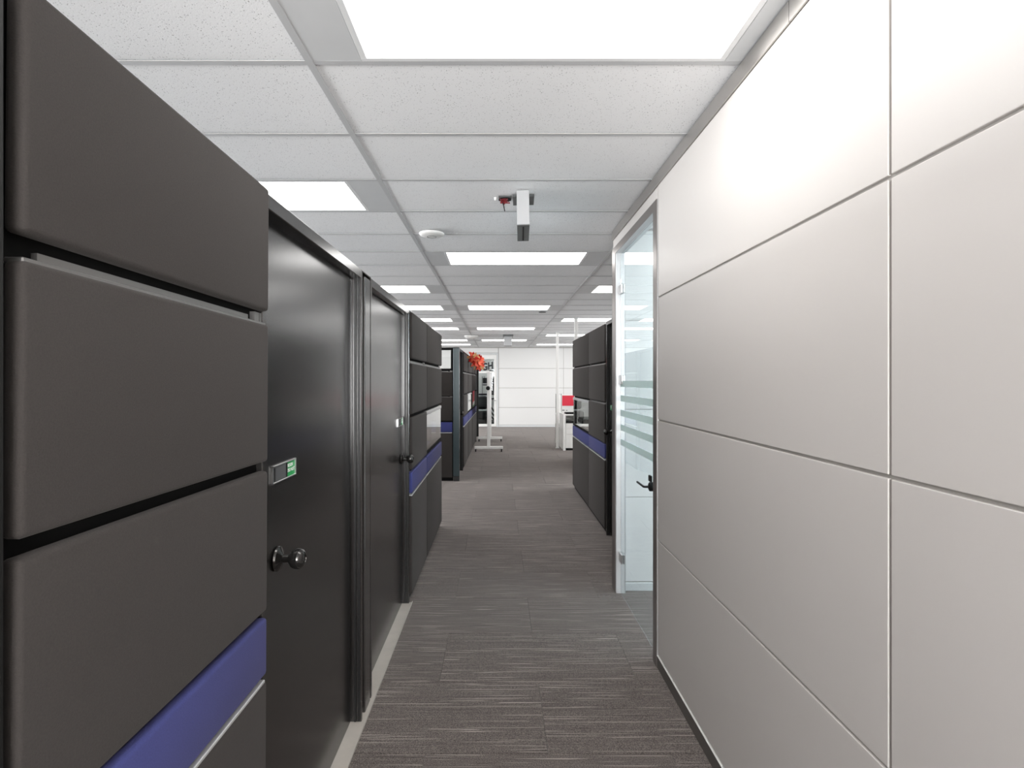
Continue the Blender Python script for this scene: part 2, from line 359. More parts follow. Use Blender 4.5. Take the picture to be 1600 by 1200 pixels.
# ---- far wall with its white glazed door and the room behind it
def X(px, Y): return (px-779)/F*Y
def Z(py, Y): return CAMZ + (595-py)/F*Y
FX0, FX1 = X(700, YF), X(776.5, YF)
DX0, DX1 = -1.12, X(772, YF)        # door clear opening
wb = struct('wall_back', MB().box(XL-.1, DX0-.14, YF+.012, YF+.1, 0, ZC+.06).box(DX1+.13, XR+.1, YF+.012, YF+.1, 0, ZC+.06).box(DX0-.14, DX1+.13, YF+.012, YF+.1, 2.30, ZC+.06), 'joint', 'white panelled wall at the far end of the aisle', 'wall')
zz = [.06, .602, 1.212, 1.816, 2.46]
xs = [DX1+.14, 2.02, 4.0, XR]
for a, b in zip(xs, xs[1:]):
    for z0, z1 in zip(zz, zz[1:]): obj('wall_panel', MB().box(a+.004, b-.004, YF, YF+.014, z0+.006, z1-.006, .003, 1), 'farpanel', wb)
xs = [XL, -3.2, DX0-.15]
for a, b in zip(xs, xs[1:]):
    for z0, z1 in zip(zz, zz[1:]): obj('wall_panel', MB().box(a+.004, b-.004, YF, YF+.014, z0+.006, z1-.006, .003, 1), 'farpanel', wb)
obj('wall_panel', MB().box(DX0-.13, DX1+.125, YF, YF+.014, 2.31, 2.455, .003, 1), 'farpanel', wb)
struct('baseboard_back', MB().box(DX1+.14, XR, YF-.012, YF, 0, .06, .003, 1), 'basewhite', 'white base trim along the far wall', 'baseboard')
d2 = bpy.data.objects.new('door_2', None); COL.objects.link(d2); d2.location = ((DX0+DX1)/2, YF, 0); ORG[d2.as_pointer()] = Vector(d2.location)
d2['kind'] = 'structure'; d2['label'] = 'white framed glazed door with dark letters in the far wall'; d2['category'] = 'door'
obj('door_frame', MB().box(DX0-.13, DX0-.08, YF-.03, YF+.08, 0, 2.30, .004, 1).box(DX1+.08, DX1+.13, YF-.03, YF+.08, 0, 2.30, .004, 1).box(DX0-.08, DX1+.08, YF-.03, YF+.08, 2.25, 2.30, .004, 1), 'basewhite', d2)
zt, zb_, zm = Z(561, YF), Z(662.5, YF), Z(581.5, YF)
obj('door_leaf', MB().box(DX0-.075, DX0+.05, YF-.01, YF+.03, .01, 2.245, .003, 1).box(DX1, DX1+.075, YF-.01, YF+.03, .01, 2.245, .003, 1)
    .box(DX0+.05, DX1, YF-.01, YF+.03, zt, 2.245, .003, 1).box(DX0+.05, DX1, YF-.01, YF+.03, .01, zb_, .003, 1).box(DX0+.05, DX1, YF-.01, YF+.03, zm-.03, zm+.03, .003, 1), 'white', d2)
obj('glass', MB().box(DX0+.04, DX1+.01, YF+.006, YF+.014, zb_-.01, zt+.01), 'glass', d2)
obj('door_handle', MB().tube([(DX1+.05, YF-.012, Z(625.5,YF)), (DX1+.05, YF-.06, Z(625.5,YF)), (DX1-.05, YF-.06, Z(625.5,YF))], .012, 8), 'steel', d2)
cu = bpy.data.curves.new('lettering', 'FONT'); cu.body = 'OUGH'; cu.size = .30; cu.shear = .12; cu.extrude = .002; cu.offset = .013
lt = bpy.data.objects.new('lettering', cu); COL.objects.link(lt); dg = bpy.context.evaluated_depsgraph_get()
lm = bpy.data.meshes.new_from_object(lt.evaluated_get(dg)); bpy.data.objects.remove(lt)
xmx = max(v.co.x for v in lm.vertices); lm.transform(Matrix.Rotation(math.radians(9), 4, 'Z') @ Matrix.Translation((-xmx, 0, 0)))
lm.transform(Matrix.Scale(.80, 4, (1,0,0))); lm.materials.clear(); lm.materials.append(M['lettering'])
lo = bpy.data.objects.new('lettering', lm); COL.objects.link(lo); lo.parent = d2
lm.transform(Matrix.Translation((0,0,0)) @ Matrix.Rotation(PI/2, 4, 'X'))
lo.location = Vector((DX1-.01, YF-.0015, Z(575.5,YF))) - Vector(d2.location); lo['label'] = 'dark slanted capital letters reading OUGH'
obj('poster_band', MB().box(DX1-.15, DX1-.005, YF+.0015, YF+.0045, Z(581,YF), Z(578.4,YF)), 'lettering', d2)
# room behind the far door
struct('wall_beyond', MB().box(-3.0, 1.0, 19.6, 19.7, 0, ZC+.06).box(-3.0, -2.9, YF+.1, 19.6, 0, ZC+.06).box(.9, 1.0, YF+.1, 19.6, 0, ZC+.06), 'white', 'white walls of the room behind the far glazed door', 'wall')
def far_tube(mb, pts, r, Y): return mb.tube([(X(a, Y), Y, Z(b, Y)) for a, b in pts], r, 8)
Yq = 18.0
q = thing('exercise_machine', 'black weight machine with slanted bars behind the far glazed door', 'machine', (X(768,Yq), Yq, 0))
m_ = MB()
for ln in ([(765.5,586),(765.5,662)], [(773.5,586),(773.5,662)], [(765,616),(774,616)], [(765,634),(774,645)], [(765,641),(774,652)], [(765,648),(774,658)], [(765,588),(774,600)], [(765,603),(774,588)], [(765,623),(774,623)]):
    far_tube(m_, ln, .028, Yq)
obj('frame', m_, 'black', q)
obj('weight_plate', MB().lathe([(.11,0),(.11,.05)], (X(770,Yq), Yq-.06, Z(604,Yq)), (0,1,0)).lathe([(.09,0),(.09,.05)], (X(769.5,Yq), Yq-.06, Z(611,Yq)), (0,1,0)), 'black_matt', q)
obj('base', MB().box(X(765,Yq), X(774,Yq), Yq-.4, Yq+.4, 0, .08, .01, 1), 'black', q)
q = thing('monitor_stand', 'black screen on a thin stand behind the far glazed door', 'monitor', (X(757.5,Yq), Yq, 0))
obj('screen', MB().box(X(754.5,Yq), X(761,Yq), Yq-.02, Yq+.02, Z(599,Yq), Z(590.5,Yq), .006, 2), 'black', q)
obj('keyboard_tray', MB().box(X(754.5,Yq), X(761,Yq), Yq-.15, Yq+.02, Z(602,Yq), Z(600.6,Yq), .003, 1), 'black', q)
obj('pole', MB().tube([(X(753.5,Yq), Yq, .0), (X(753.5,Yq), Yq, Z(588,Yq)), (X(757,Yq), Yq, Z(588,Yq)), (X(757,Yq), Yq, Z(591,Yq))], .015, 8), 'steel', q)
obj('foot', MB().box(X(750,Yq), X(757,Yq), Yq-.25, Yq+.25, 0, .03, .01, 1), 'black', q)
obj('crossbar', MB().box(X(748,Yq), X(761.5,Yq), Yq-.02, Yq+.02, Z(617.5,Yq), Z(615,Yq), .006, 1), 'black_matt', q)
Yc = 17.25
q = thing('black_armchair', 'rounded black leather armchair behind the far glazed door', 'armchair', (X(754,Yc), Yc, 0))
obj('backrest', MB().box(X(744,Yc), X(762,Yc), Yc+.1, Yc+.34, Z(640,Yc), Z(619,Yc), .10, 5), 'black', q, smooth=True)
obj('seat', MB().box(X(744,Yc), X(762,Yc), Yc-.35, Yc+.3, Z(654,Yc), Z(641.5,Yc), .05, 3), 'black_matt', q, smooth=True)
obj('trim_rail', MB().box(X(744,Yc), X(762,Yc), Yc-.37, Yc-.352, Z(641,Yc), Z(639.6,Yc), .003, 1), 'steel', q)
obj('foot', MB().box(X(745,Yc), X(761,Yc), Yc-.3, Yc+.25, 0, Z(653,Yc), .02, 1), 'black_matt', q)
# ------------------------------------------------------------------ luminaires
first = None; nl = 0
def light_label(i, k):
    y = cy_(k)
    side = {0:'far left, hidden over the left cubicles',1:'left, over the left cubicles',2:'left of the main ceiling runner',3:'in the centre bay above the aisle',4:'in the right bay above the right cubicles',5:'right, beyond the right cubicles',6:'at the right outer wall'}[i]
    if (i,k) == (3,-1): return 'large rectangular ceiling light directly overhead at the top of the photo'
    if (i,k) == (2,2): return 'ceiling light just above the nearest black door on the left'
    if (i,k) == (3,5): return 'ceiling light over the aisle beyond the hanging white sign box'
    if i in (0,1,5,6) or k < 0:
        if k >= 0:
            o_ = LIGHTS[i].index(k) - sum(1 for q_ in LIGHTS[i] if q_ < 0); wd = ['nearest','second nearest','third nearest','fourth nearest','fifth nearest'][o_]
            return {0:'%s light of the row along the far left outer windows',1:'%s light of the row over the middle of the left office area',5:'%s light of the row well right of the right cubicles',6:'%s light of the row along the right outer windows'}[i] % wd
        if i != 3 and k == -1: return 'rectangular ceiling light %s' % {1:'over the left office area beside the camera', 4:'in the glass fronted office, nearer its rear', 5:'in the glass fronted office, by its outer window'}[i]
        if i == 4: return 'rectangular ceiling light at the rear end of the glass fronted office'
        if i == 2: return 'rectangular ceiling light left of the aisle behind the camera'
    if i == 3 and k < -1: return 'rectangular ceiling light over the aisle behind the camera'
    order = [kk for kk in LIGHTS[i] if kk > (2 if i == 2 else 5 if i == 3 else 2)]
    w_ = ['nearest','second nearest','third','fourth','fifth','farthest']
    if k in order:
        r_ = order.index(k); wd = 'farthest' if k == order[-1] else w_[r_]
        return {2:'%s of the thin ceiling lights left of the runner over the left cubicles', 3:'%s of the distant ceiling lights in the centre bay above the aisle', 4:'%s of the ceiling lights right of the runner above the right cubicles'}[i] % wd
    return 'rectangular ceiling light in the glass fronted office by its panelled side wall'
LM = {}
def lamp_mesh():
    hx, hy = .586, .243
    f = MB()
    f.box(-hx-.004, hx+.004, -hy-.004, -hy+.014, .0005, .012, .001, 1).box(-hx-.004, hx+.004, hy-.014, hy+.004, .0005, .012, .001, 1)
    f.box(-hx-.004, -hx+.016, -hy+.014, hy-.014, .0005, .012, .001, 1).box(hx-.016, hx+.004, -hy+.014, hy-.014, .0005, .012, .001, 1)
    LM['frame'] = mesh_of('lamp_frame', f, 'lamp_white')
    LM['diffuser'] = mesh_of('diffuser', MB().box(-hx+.016, hx-.016, -hy+.014, hy-.014, .006, .009), 'lens')
    LM['end_l'] = mesh_of('end_plate', MB().box(-CW/2+.012, -hx-.005, -hy-.001, hy+.001, .001, .004), 'endplate')
    LM['end_r'] = mesh_of('end_plate', MB().box(hx+.005, CW/2-.012, -hy-.001, hy+.001, .001, .004), 'endplate')
    LM['housing'] = mesh_of('housing', MB().box(-CW/2+.02, CW/2-.02, -hy, hy, .014, .055), 'lamp_white')
lamp_mesh()
for i in cols:
    for k in LIGHTS[i]:
        if cy_(k) < YB+.3 : continue
        t_ = thing('ceiling_light', light_label(i, k), 'ceiling light', (cx_(i), cy_(k), ZC), 'rectangular lights set in the ceiling grid')
        inst('lamp_frame', LM['frame'], (0,0,0), t_); inst('diffuser', LM['diffuser'], (0,0,0), t_)
        inst('end_plate', LM['end_l'], (0,0,0), t_); inst('end_plate', LM['end_r'], (0,0,0), t_); inst('housing', LM['housing'], (0,0,0), t_)
for (lx, ly) in ((-1.0, 17.6), (-1.0, 18.9)):  # unseen lamps added to brighten the room beyond and its lettering
    t_ = thing('ceiling_light', '%s ceiling light in the room behind the far glazed door' % ('nearer' if ly < 18 else 'farther'), 'ceiling light', (lx, ly, ZC), 'rectangular lights set in the ceiling grid')
    for nm, ky in (('lamp_frame','frame'), ('diffuser','diffuser'), ('housing','housing')): inst(nm, LM[ky], (0,0,.03), t_)
# ------------------------------------------------------------------ cubicle partitions
LR = [(1.592, 1.893, 't'), (1.228, 1.560, 't'), (.868, 1.206, 't'), (.715, .852, 'b'), (.05, .700, 't')]
def rows_off(rows_, d): return [(a+d if a > .1 else a, b+d, c_) for a, b, c_ in rows_]
def run(name, label, plane, side, edges, rows_, top, special={}, thick=.09, axis='y', rot=(0,0,0), loc=None, ends=(True, True), group='black fabric cubicle partitions', rails=(0, 3), postmat='black'):
    """tile run. side=+1: faces +x (or +y); edges along the run; special {(col,row): kind}"""
    L = loc or ((plane, edges[0], 0) if axis == 'y' else (edges[0], plane, 0))
    T = thing(name, label, 'partition', L, group, rot)
    def B(mb, d0, d1, u0, u1, z0, z1, bev=0, seg=2):
        a, b = plane - side*d0, plane - side*d1
        return mb.box(a, b, u0, u1, z0, z1, bev, seg) if axis == 'y' else mb.box(u0, u1, a, b, z0, z1, bev, seg)
    e0, e1 = edges[0], edges[-1]
    dz = [(z0, z1) for z0, z1, _ in rows_]
    fr_ = MB()
    wins = [(c_, r_) for (c_, r_), kd in special.items() if kd == 'w']
    for ci, (a, b) in enumerate(zip(edges, edges[1:])):
        segs = [(0, top-.012)]
        for (c_, r_) in wins:
            if c_ == ci:
                z0, z1 = dz[r_]; segs = [(0, z0+.02), (z1-.03, top-.012)]
                B(fr_, .03, thick-.03, a, a+.025, z0+.02, z1-.03); B(fr_, .03, thick-.03, b-.025, b, z0+.02, z1-.03)
        for z0, z1 in segs: B(fr_, .03, thick-.03, a, b, z0, z1)
    obj('frame', fr_, 'shell', T)
    B(cap := MB(), .012, thick-.012, e0, e1, top-.012, top-.001, .003, 1); obj('top_cap', cap, 'frame_metal', T)
    for ci, (a, b) in enumerate(zip(edges, edges[1:])):
        for ri, (z0, z1, kd) in enumerate(rows_):
            kd = special.get((ci, ri), kd)
            g = .006
            if kd in 'tb':
                mb = MB(); B(mb, 0, .028, a+g, b-g, z0, z1, .009, 3)
                obj('fabric_panel' if kd == 't' else 'blue_fabric_panel', mb, 'fabric' if kd == 't' else 'blue', T, label='blue fabric band panel' if kd == 'b' else None, smooth=True)
                mb = MB(); B(mb, thick-.028, thick, a+g, b-g, z0, z1, .012, 2)
                obj('back_panel', mb, 'fabric' if kd == 't' else 'blue', T)
            elif kd == 'w':
                mb = MB(); B(mb, .004, .03, a+g, b-g, z1-.032, z1, .006, 2); wf = obj('window_rail', mb, 'shell' if axis == 'x' else 'alu_light', T, label=None if axis == 'x' else 'pale metal rail over the glass')
                mb = MB(); B(mb, .004, .03, a+g, b-g, z0, z0+.022, .003, 1); obj('window_sill', mb, 'shell', T)
                if axis == 'x': mb = MB(); B(mb, .004, .03, b-.03, b, z0+.022, z1-.032); obj('window_stile', mb, 'shell', T)
                mb = MB(); B(mb, .010, .016, a+.010, b-.010, z0+.018, z1-.028); obj('glass_pane', mb, 'pane', T)
        for ri in rails:
            z1 = rows_[ri][0]; z0 = rows_[ri+1][1]
            if special.get((ci, ri+1)) == 'w': continue
            mb = MB(); B(mb, .003 if ri == rails[-1] else .006, .030, a+.012, b-.012, z0-.004, z0+.004, .0015, 1); B(mb, .022, .030, a+.05, b-.07, z0+.004, z0+(z1-z0)*.55)
            obj('rail', mb, 'alu_light' if ri == rails[-1] else 'rail', T)
            mb = MB(); B(mb, .018, .03, b-.045, b-.022, z0+.002, z1-.004); B(mb, .018, .03, b-.018, b-.010, z0+.002, z1-.004); obj('bracket', mb, 'rail', T)
    return T
def hexsolid(): pass
# near left run: two fabric columns (the nearer one starts at the left picture edge)
run('cubicle_partition', 'nearest dark fabric partition filling the left foreground with a blue band', -.560, 1,
    [.600, 1.283], rows_off(LR, .010), 1.905, rot=(-.012, 0, 0), loc=(-.560, 1.283, 0))
run('cubicle_partition', 'dark fabric partition continuing behind the camera on the left', -.560, 1, [-2.25, -1.55, -.83, -.115, .545], rows_off(LR, .010), 1.905)
np_ = thing('partition_post', 'black post at the very left edge of the photo', 'post', (-.6, .57, 0))
obj('cover', MB().box(-.640, -.5615, .547, .604, 0, 1.90, .004, 2), 'black_matt', np_); obj('cap', MB().box(-.642, -.561, .546, .605, 1.90, 1.91, .002, 1), 'black', np_)  # black filler stands in for the dark gap, hides the panel's lit side
# section two beyond the doors
run('cubicle_partition', 'dark fabric partition with one glass pane, between the second door and the gap', -.560, 1,
    [3.435, 4.155, 5.235], rows_off(LR, -.012), 1.893, special={(1,2): 'w'})
# wing facing the camera, closing the next cubicle
WR = [(1.585, 1.905, 'w'), (1.215, 1.560, 't'), (.862, 1.200, 't'), (.70, .842, 'b'), (.05, .690, 't')]
run('cubicle_partition', 'partition facing the camera with a glass pane on top, left of the grey teal post', 7.575, -1,
    [-2.05, -1.02, -.652], WR, 1.915, special={(0,0): 'w', (1,0): 'w'}, axis='x', loc=(-1.3, 7.575, 0), rails=(0,1,3))
pt = thing('partition_post', 'grey teal metal end post where the far left partition turns', 'post', (-.604, 7.62, 0))
obj('cover', MB().box(-.648, -.560, 7.57, 7.655, .07, 1.905, .004, 2), 'teal_post', pt)
obj('foot', MB().box(-.645, -.562, 7.574, 7.652, 0, .07, .002, 1), 'black', pt)
obj('cap', MB().box(-.650, -.558, 7.568, 7.657, 1.905, 1.915, .003, 1), 'frame_metal', pt)
# door units --------------------------------------------------------------
def knob(parent, x, y, z, side, mat='chrome'):
    ax = (side, 0, 0)
    k = obj('knob', MB().lathe([(.004,0),(.030,.0),(.034,.004),(.032,.009),(.020,.014),(.011,.018),(.010,.034),(.016,.038),(.024,.045),(.0275,.055),(.0275,.064),(.024,.073),(.016,.078),(.012,.0785),(.011,.076),(.004,.076)], (x, y, z), ax, 32), mat, parent, label='dark polished round knob', smooth=True)
    return k
def slider_sign(parent, x, y0, side, z=1.178, w=.165, h=.05, flip=False):
    s = side; g0, g1 = (y0, y0+w)
    fr_ = MB()
    fr_.box(x, x+s*.006, g0, g1, z+h/2-.004, z+h/2, .0008, 1).box(x, x+s*.006, g0, g1, z-h/2, z-h/2+.004, .0008, 1)
    fr_.box(x, x+s*.006, g0, g0+.004, z-h/2, z+h/2).box(x, x+s*.006, g1-.004, g1, z-h/2, z+h/2)
    T = obj('sliding_sign', fr_, 'steel', parent, label='small sliding door sign in a metal frame')
    obj('slider', MB().box(x, x+s*.004, g0+.006, g0+w*.56, z-h/2+.004, z+h/2-.004, .0006, 1), 'sign_grey', T)
    obj('slider_gap', MB().box(x, x+s*.0046, g0+w*.56, g0+w*.62, z-h/2+.005, z+h/2-.005).box(x, x+s*.0052, g0+.010, g0+.018, z-h/2+.007, z+h/2-.007), 'black_matt', T)
    gb = MB().box(x, x+s*.003, g0+w*.62, g1-.004, z-h/2+.004, z+h/2-.004); obj('green_field', gb, 'green', T)
    cu = bpy.data.curves.new('sign_text', 'FONT'); cu.body = 'ROOM\nIN USE' if False else 'ROOM\nDO NOT'; cu.size = .0135; cu.space_line = 1.05; cu.extrude = .0002; cu.offset = .0004
    cu.align_x = 'LEFT'
    to = bpy.data.objects.new('t', cu); COL.objects.link(to); tm = bpy.data.meshes.new_from_object(to.evaluated_get(bpy.context.evaluated_depsgraph_get())); bpy.data.objects.remove(to)
    tm.materials.clear(); tm.materials.append(M['print_white'])
    tm.transform(Matrix.Scale(.93, 4, (1,0,0)))
    # text x -> +y for a face looking +x ; -y for a face looking -x
    R = Matrix(((0,0,s,0),(s,0,0,0),(0,1,0,0),(0,0,0,1)))
    tm.transform(R)
    ys_ = g0+w*.64 if s > 0 else g1-.008
    tm.transform(Matrix.Translation(Vector((x+s*.0034, ys_, z+.006)) - ORG[root_of(parent).as_pointer()]))
    to = bpy.data.objects.new('lettering', tm); COL.objects.link(to); to.parent = T
def door_unit(label, plane, side, y0, y1, top, leafd=.038, post0=.022, post1=.018, knob_y=None, sign_y=None, knobz=.943, rot=(0,0,0), loc=None, kz2=1.178, lm='door', fm='frame_metal'):
    s = side
    T = thing('partition_door', label, 'door', loc or (plane, y0, 0), 'dark doors set in the cubicle partitions', rot)
    def B(mb, d0, d1, u0, u1, z0, z1, bev=0, seg=2): return mb.box(plane-s*d0, plane-s*d1, u0, u1, z0, z1, bev, seg)
    f = MB(); B(f, 0, .075, y0, y0+post0, 0, top, .002, 1); B(f, 0, .075, y1-post1, y1, 0, top, .002, 1); B(f, 0, .075, y0+post0, y1-post1, top-.038, top, .002, 1)
    obj('door_frame', f, fm, T)
    st = MB(); B(st, .006, .014, y1-post1-.006, y1-post1, 0.01, top-.038); B(st, .046, .06, y0+post0, y0+post0+.012, 0.01, top-.038); B(st, .020, .028, y1-post1-.010, y1-post1, .01, top-.038)
    obj('door_stop', st, 'black', T)
    l = MB(); B(l, leafd, leafd+.036, y0+post0+.003, y1-post1-.003, .022, top-.042, .0015, 1); leaf = obj('door_leaf', l, lm, T)
    if knob_y: knob(T, plane-s*leafd, knob_y, knobz, s)
    if sign_y: slider_sign(T, plane-s*leafd, sign_y, s, z=kz2)
    return T
door_unit('nearest black door with a round knob and green sliding sign', -.575, 1, 1.292, 2.242, 1.902, knob_y=1.465, sign_y=1.428)
door_unit('second black door, with its knob near the far edge, beyond the grey metal post', -.575, 1, 2.388, 3.425, 1.897, knob_y=3.335, sign_y=3.212)
cp = thing('partition_post', 'grey metal connector post between the two black doors on the left', 'post', (-.60, 2.33, 0))
obj('cover', MB().box(-.575, -.640, 2.285, 2.379, 0, 1.885, .005, 2), 'frame_metal', cp)
obj('gap_filler', MB().box(-.600, -.640, 2.244, 2.284, 0, 1.892), 'black', cp)
obj('cap', MB().box(-.572, -.645, 2.244, 2.382, 1.892, 1.899, .002, 1), 'frame_metal', cp)
struct('trim_2', MB().box(-.665, -.557, 1.29, 3.425, .0005, .005).box(-.560, -.5565, 1.29, 3.44, 0, .007), 'baselight', 'pale bare edge strip on the floor under the black doors', 'trim')
# far left run, slightly out of line
FR = dict(rot=(0,0,-.008), loc=(-.560, 7.66, 0))
door_unit('distant black door on the left just past the grey teal post', -.575, 1, 7.665, 8.48, 1.915, knob_y=8.05, lm='shell', fm='black_matt', **FR)
run('cubicle_partition', 'farthest left dark partition with blue band, red flowers hanging on it', -.560, 1, [8.49, 9.42, 10.67, 11.8, 12.5], rows_off(LR, -.005), 1.915, special={(1,2): 'w'}, rails=(0,3), **FR)
door_unit('most distant black door at the far end of the left partitions', -.560, 1, 12.51, 13.65, 1.93, lm='shell', fm='black_matt', **FR)
pst = thing('wall_poster', 'red and white poster hanging on the farthest left partition', 'poster', (-.522, 11.2, .86))
obj('paper', MB().box(-.5275, -.5262, 10.85, 11.65, .90, 1.22), 'red', pst); obj('white_stripe', MB().box(-.5262, -.5258, 10.85, 11.65, .93, 1.0), 'white', pst)
obj('green_stripe', MB().box(-.5262, -.5258, 10.85, 11.65, .90, .93), 'green', pst)
# right run
RR = [(1.615, 1.967, 't'), (1.235, 1.590, 't'), (.848, 1.215, 't'), (.705, .838, 'b'), (.05, .690, 't')]
run('cubicle_partition', 'dark fabric partition with a glass pane and blue band on the right side of the aisle', .990, -1, [4.955, 5.855, 7.10], RR, 1.967, special={(1,2): 'w'}, rails=(0,1,3))
door_unit('black door at the right, just behind the aluminium post of the glass door', 1.000, -1, 3.99, 4.935, 1.985, knob_y=4.84, sign_y=4.74, knobz=.965, kz2=1.188)
# return partitions inside the cubicles (never seen head on, they close the booths)
for (y, lb) in ((1.29, 'behind the nearest door'), (3.40, 'behind the second door'), (5.14, 'at the end of the second partition')):
    run('cubicle_partition', 'dark cross partition running left, %s' % lb, y, -1, [-3.0, -1.9, -.665], [(1.6,1.88,'t'), (1.22,1.585,'t'), (.86,1.205,'t'), (.70,.845,'b'), (.05,.685,'t')], 1.885, axis='x', loc=(-1.8, y, 0), rails=())
# ------------------------------------------------------------------ things on the ceiling
Yn, Yfr = 2.885, 3.215
sg = thing('hanging_sign', 'white exit sign box seen edge on, hanging below the ceiling', 'sign', (.139, 3.05, ZC), rot=(0, math.radians(-.8), math.radians(-2.4)))
zb = CAMZ + .846
obj('sign_body', MB().box(.139-.034, .139+.034, Yn, Yfr, zb+.004, ZC-.002, .002, 1), 'sign_white', sg)
obj('bottom_plate', MB().box(.139-.0345, .139+.0345, Yn-.001, Yfr+.001, zb, zb+.005, .001, 1), 'mid_grey', sg)  # dark plate; its grey also carries the shade of the downward face
obj('slot', MB().box(.139-.004, .139+.004, Yn+.03, Yfr-.02, zb-.0015, zb+.001), 'black_matt', sg)
obj('canopy', MB().box(.083, .107, 2.955, 3.10, ZC-.014, ZC-.0005, .001, 1).box(.175, .203, 2.955, 3.10, ZC-.014, ZC-.0005, .001, 1), 'canopy_grey', sg)
sg2 = thing('hanging_sign', 'small distant white sign box hanging over the aisle', 'sign', (.22, 12.2, ZC))
obj('sign_body', MB().box(.13, .30, 12.0, 12.4, ZC-.24, ZC-.03, .004, 1), 'sign_white', sg2)
obj('canopy', MB().box(.10, .33, 11.9, 12.4, ZC-.03, ZC-.0005, .002, 1), 'canopy_grey', sg2)
wr_ = thing('wire_opening', 'hole in the ceiling with loose dark red wires beside the hanging sign', 'wires', (.04, 3.02, ZC))
obj('metal_box', MB().box(0, .072, 2.99, 3.05, ZC-.006, ZC+.006, .002, 1), 'canopy_grey', wr_)
obj('opening', MB().lathe([(.036,0),(.036,.003)], (.036, 3.02, ZC-.009), (0,0,1), 20), 'black_matt', wr_)
wm = MB().tube([(.03,3.02,ZC), (.026,3.0,ZC-.02), (.045,2.99,ZC-.03), (.03,2.985,ZC-.045)], .004, 6)
for k in range(5):
    a = k*1.3; wm.tube([(.03+.01*math.cos(a),3.01,ZC-.002), (.01+.022*k*.6,2.98+.01*math.sin(a),ZC-.028-.004*k), (.022+.014*math.cos(a*2),3.0,ZC-.034), (.05-.01*k,2.99,ZC-.012)], .0032, 6)
obj('wire', wm, 'wire_red', wr_, smooth=True)
obj('dangling_wire', MB().tube([(.018,3.0,ZC-.02), (.028,2.985,ZC-.05), (.035,2.975,ZC-.088)], .003, 6), 'black_matt', wr_)
obj('wire_nut', MB().lathe([(.009,0),(.007,.014),(.003,.018)], (-.018, 2.99, ZC-.006), (0,0,-1), 12), 'white', wr_)
def disc(label, x, y, r, name='access_point', cat='access point'):
    T = thing(name, label, cat, (x, y, ZC))
    obj('mounting_plate', MB().lathe([(r*.8,0),(r*.8,.006)], (x,y,ZC-.0005), (0,0,-1), 40), 'mid_grey', T)
    obj('cover', MB().lathe([(r,.006),(r*1.0,.010),(r*.95,.018),(r*.75,.025),(r*.4,.030),(0.001,.031)], (x,y,ZC), (0,0,-1), 48), 'white', T, smooth=True)
    rg = MB(); pts = [(x+r*.36*math.cos(a), y+r*.36*math.sin(a), ZC-.0307) for a in [2*PI*k/28 for k in range(29)]]
    obj('ring', rg.tube(pts, r*.018, 6), 'mid_grey', T)
disc('round white wireless access point on the ceiling left of the hanging sign', X(673,3.665), 3.72, .088)
sd = thing('smoke_detector', 'small white detector on the ceiling far down the aisle', 'detector', (X(736,12.2), 12.25, ZC))
obj('body', MB().lathe([(.16,0),(.16,.02),(.12,.06),(.001,.065)], (X(736,12.2),12.25,ZC), (0,0,-1), 24), 'white', sd)
sp_ = thing('ceiling_speaker_hole', 'small dark round opening in the ceiling of the centre bay', 'opening', (X(847.5,8.02), 8.02, ZC))
obj('rim', MB().lathe([(.055,0),(.055,.004)], (X(847.5,8.02),8.02,ZC-.0002), (0,0,-1), 24), 'black_matt', sp_)
obj('inner_ring', MB().lathe([(.03,0),(.03,.003)], (X(847.5,8.02),8.02,ZC-.0042), (0,0,-1), 24), 'canopy_grey', sp_)
# ------------------------------------------------------------------ poles, whiteboard stand, desk
def pole(px, y, label):
    x = X(px, y); T = thing('power_pole', label, 'pole', (x, y, 0), 'white power poles')
    obj('pole', MB().box(x-.027, x+.027, y-.027, y+.027, .012, ZC-.012, .003, 1), 'white', T)
    obj('cap', MB().box(x-.04, x+.04, y-.04, y+.04, ZC-.012, ZC-.0005).box(x-.04, x+.04, y-.04, y+.04, .0005, .012), 'basewhite', T)
pole(871, 11.3, 'white power pole from floor to ceiling left of the far white desk')
pole(900, 8.75, 'white power pole rising from behind the right partition')
wx = X(763.5, 10.75)
wbd = thing('mobile_whiteboard', 'white rolling board stand seen edge on near the far wall', 'whiteboard', (wx, 11.6, 0))
obj('board', MB().box(wx-.012, wx+.012, 10.80, 12.45, .75, 1.60, .004, 1), 'white', wbd)
obj('board_trim', MB().box(wx-.016, wx+.016, 10.77, 10.80, .74, 1.61, .003, 1).box(wx-.016, wx+.016, 12.45, 12.48, .74, 1.61, .003, 1), 'basewhite', wbd)
for y in (10.72, 12.53):
    obj('upright', MB().box(wx-.033, wx+.033, y-.02, y+.02, .10, 1.62 if y < 11 else 1.6, .004, 1), 'white', wbd)
    ft = obj('foot', MB().box(wx-.285, wx+.29, y-.03, y+.03, .058, .112, .008, 2), 'white', wbd)
    for dx in (-.26, .26):
        obj('caster', MB().lathe([(.028,-.012),(.03,-.008),(.03,.008),(.028,.012)], (wx+dx, y, .0302), (1,0,0), 16).box(wx+dx-.016, wx+dx+.016, y-.012, y+.012, .04, .06), 'black_matt', ft)
obj('crossbar', MB().box(wx-.015, wx+.015, 10.74, 12.51, .40, .44, .003, 1), 'white', wbd)
obj('knob', MB().lathe([(.02,0),(.042,.01),(.042,.035),(.03,.045)], (wx-.01, 10.70, Z(606.5,10.7)), (0,-1,0), 16), 'black_matt', wbd)
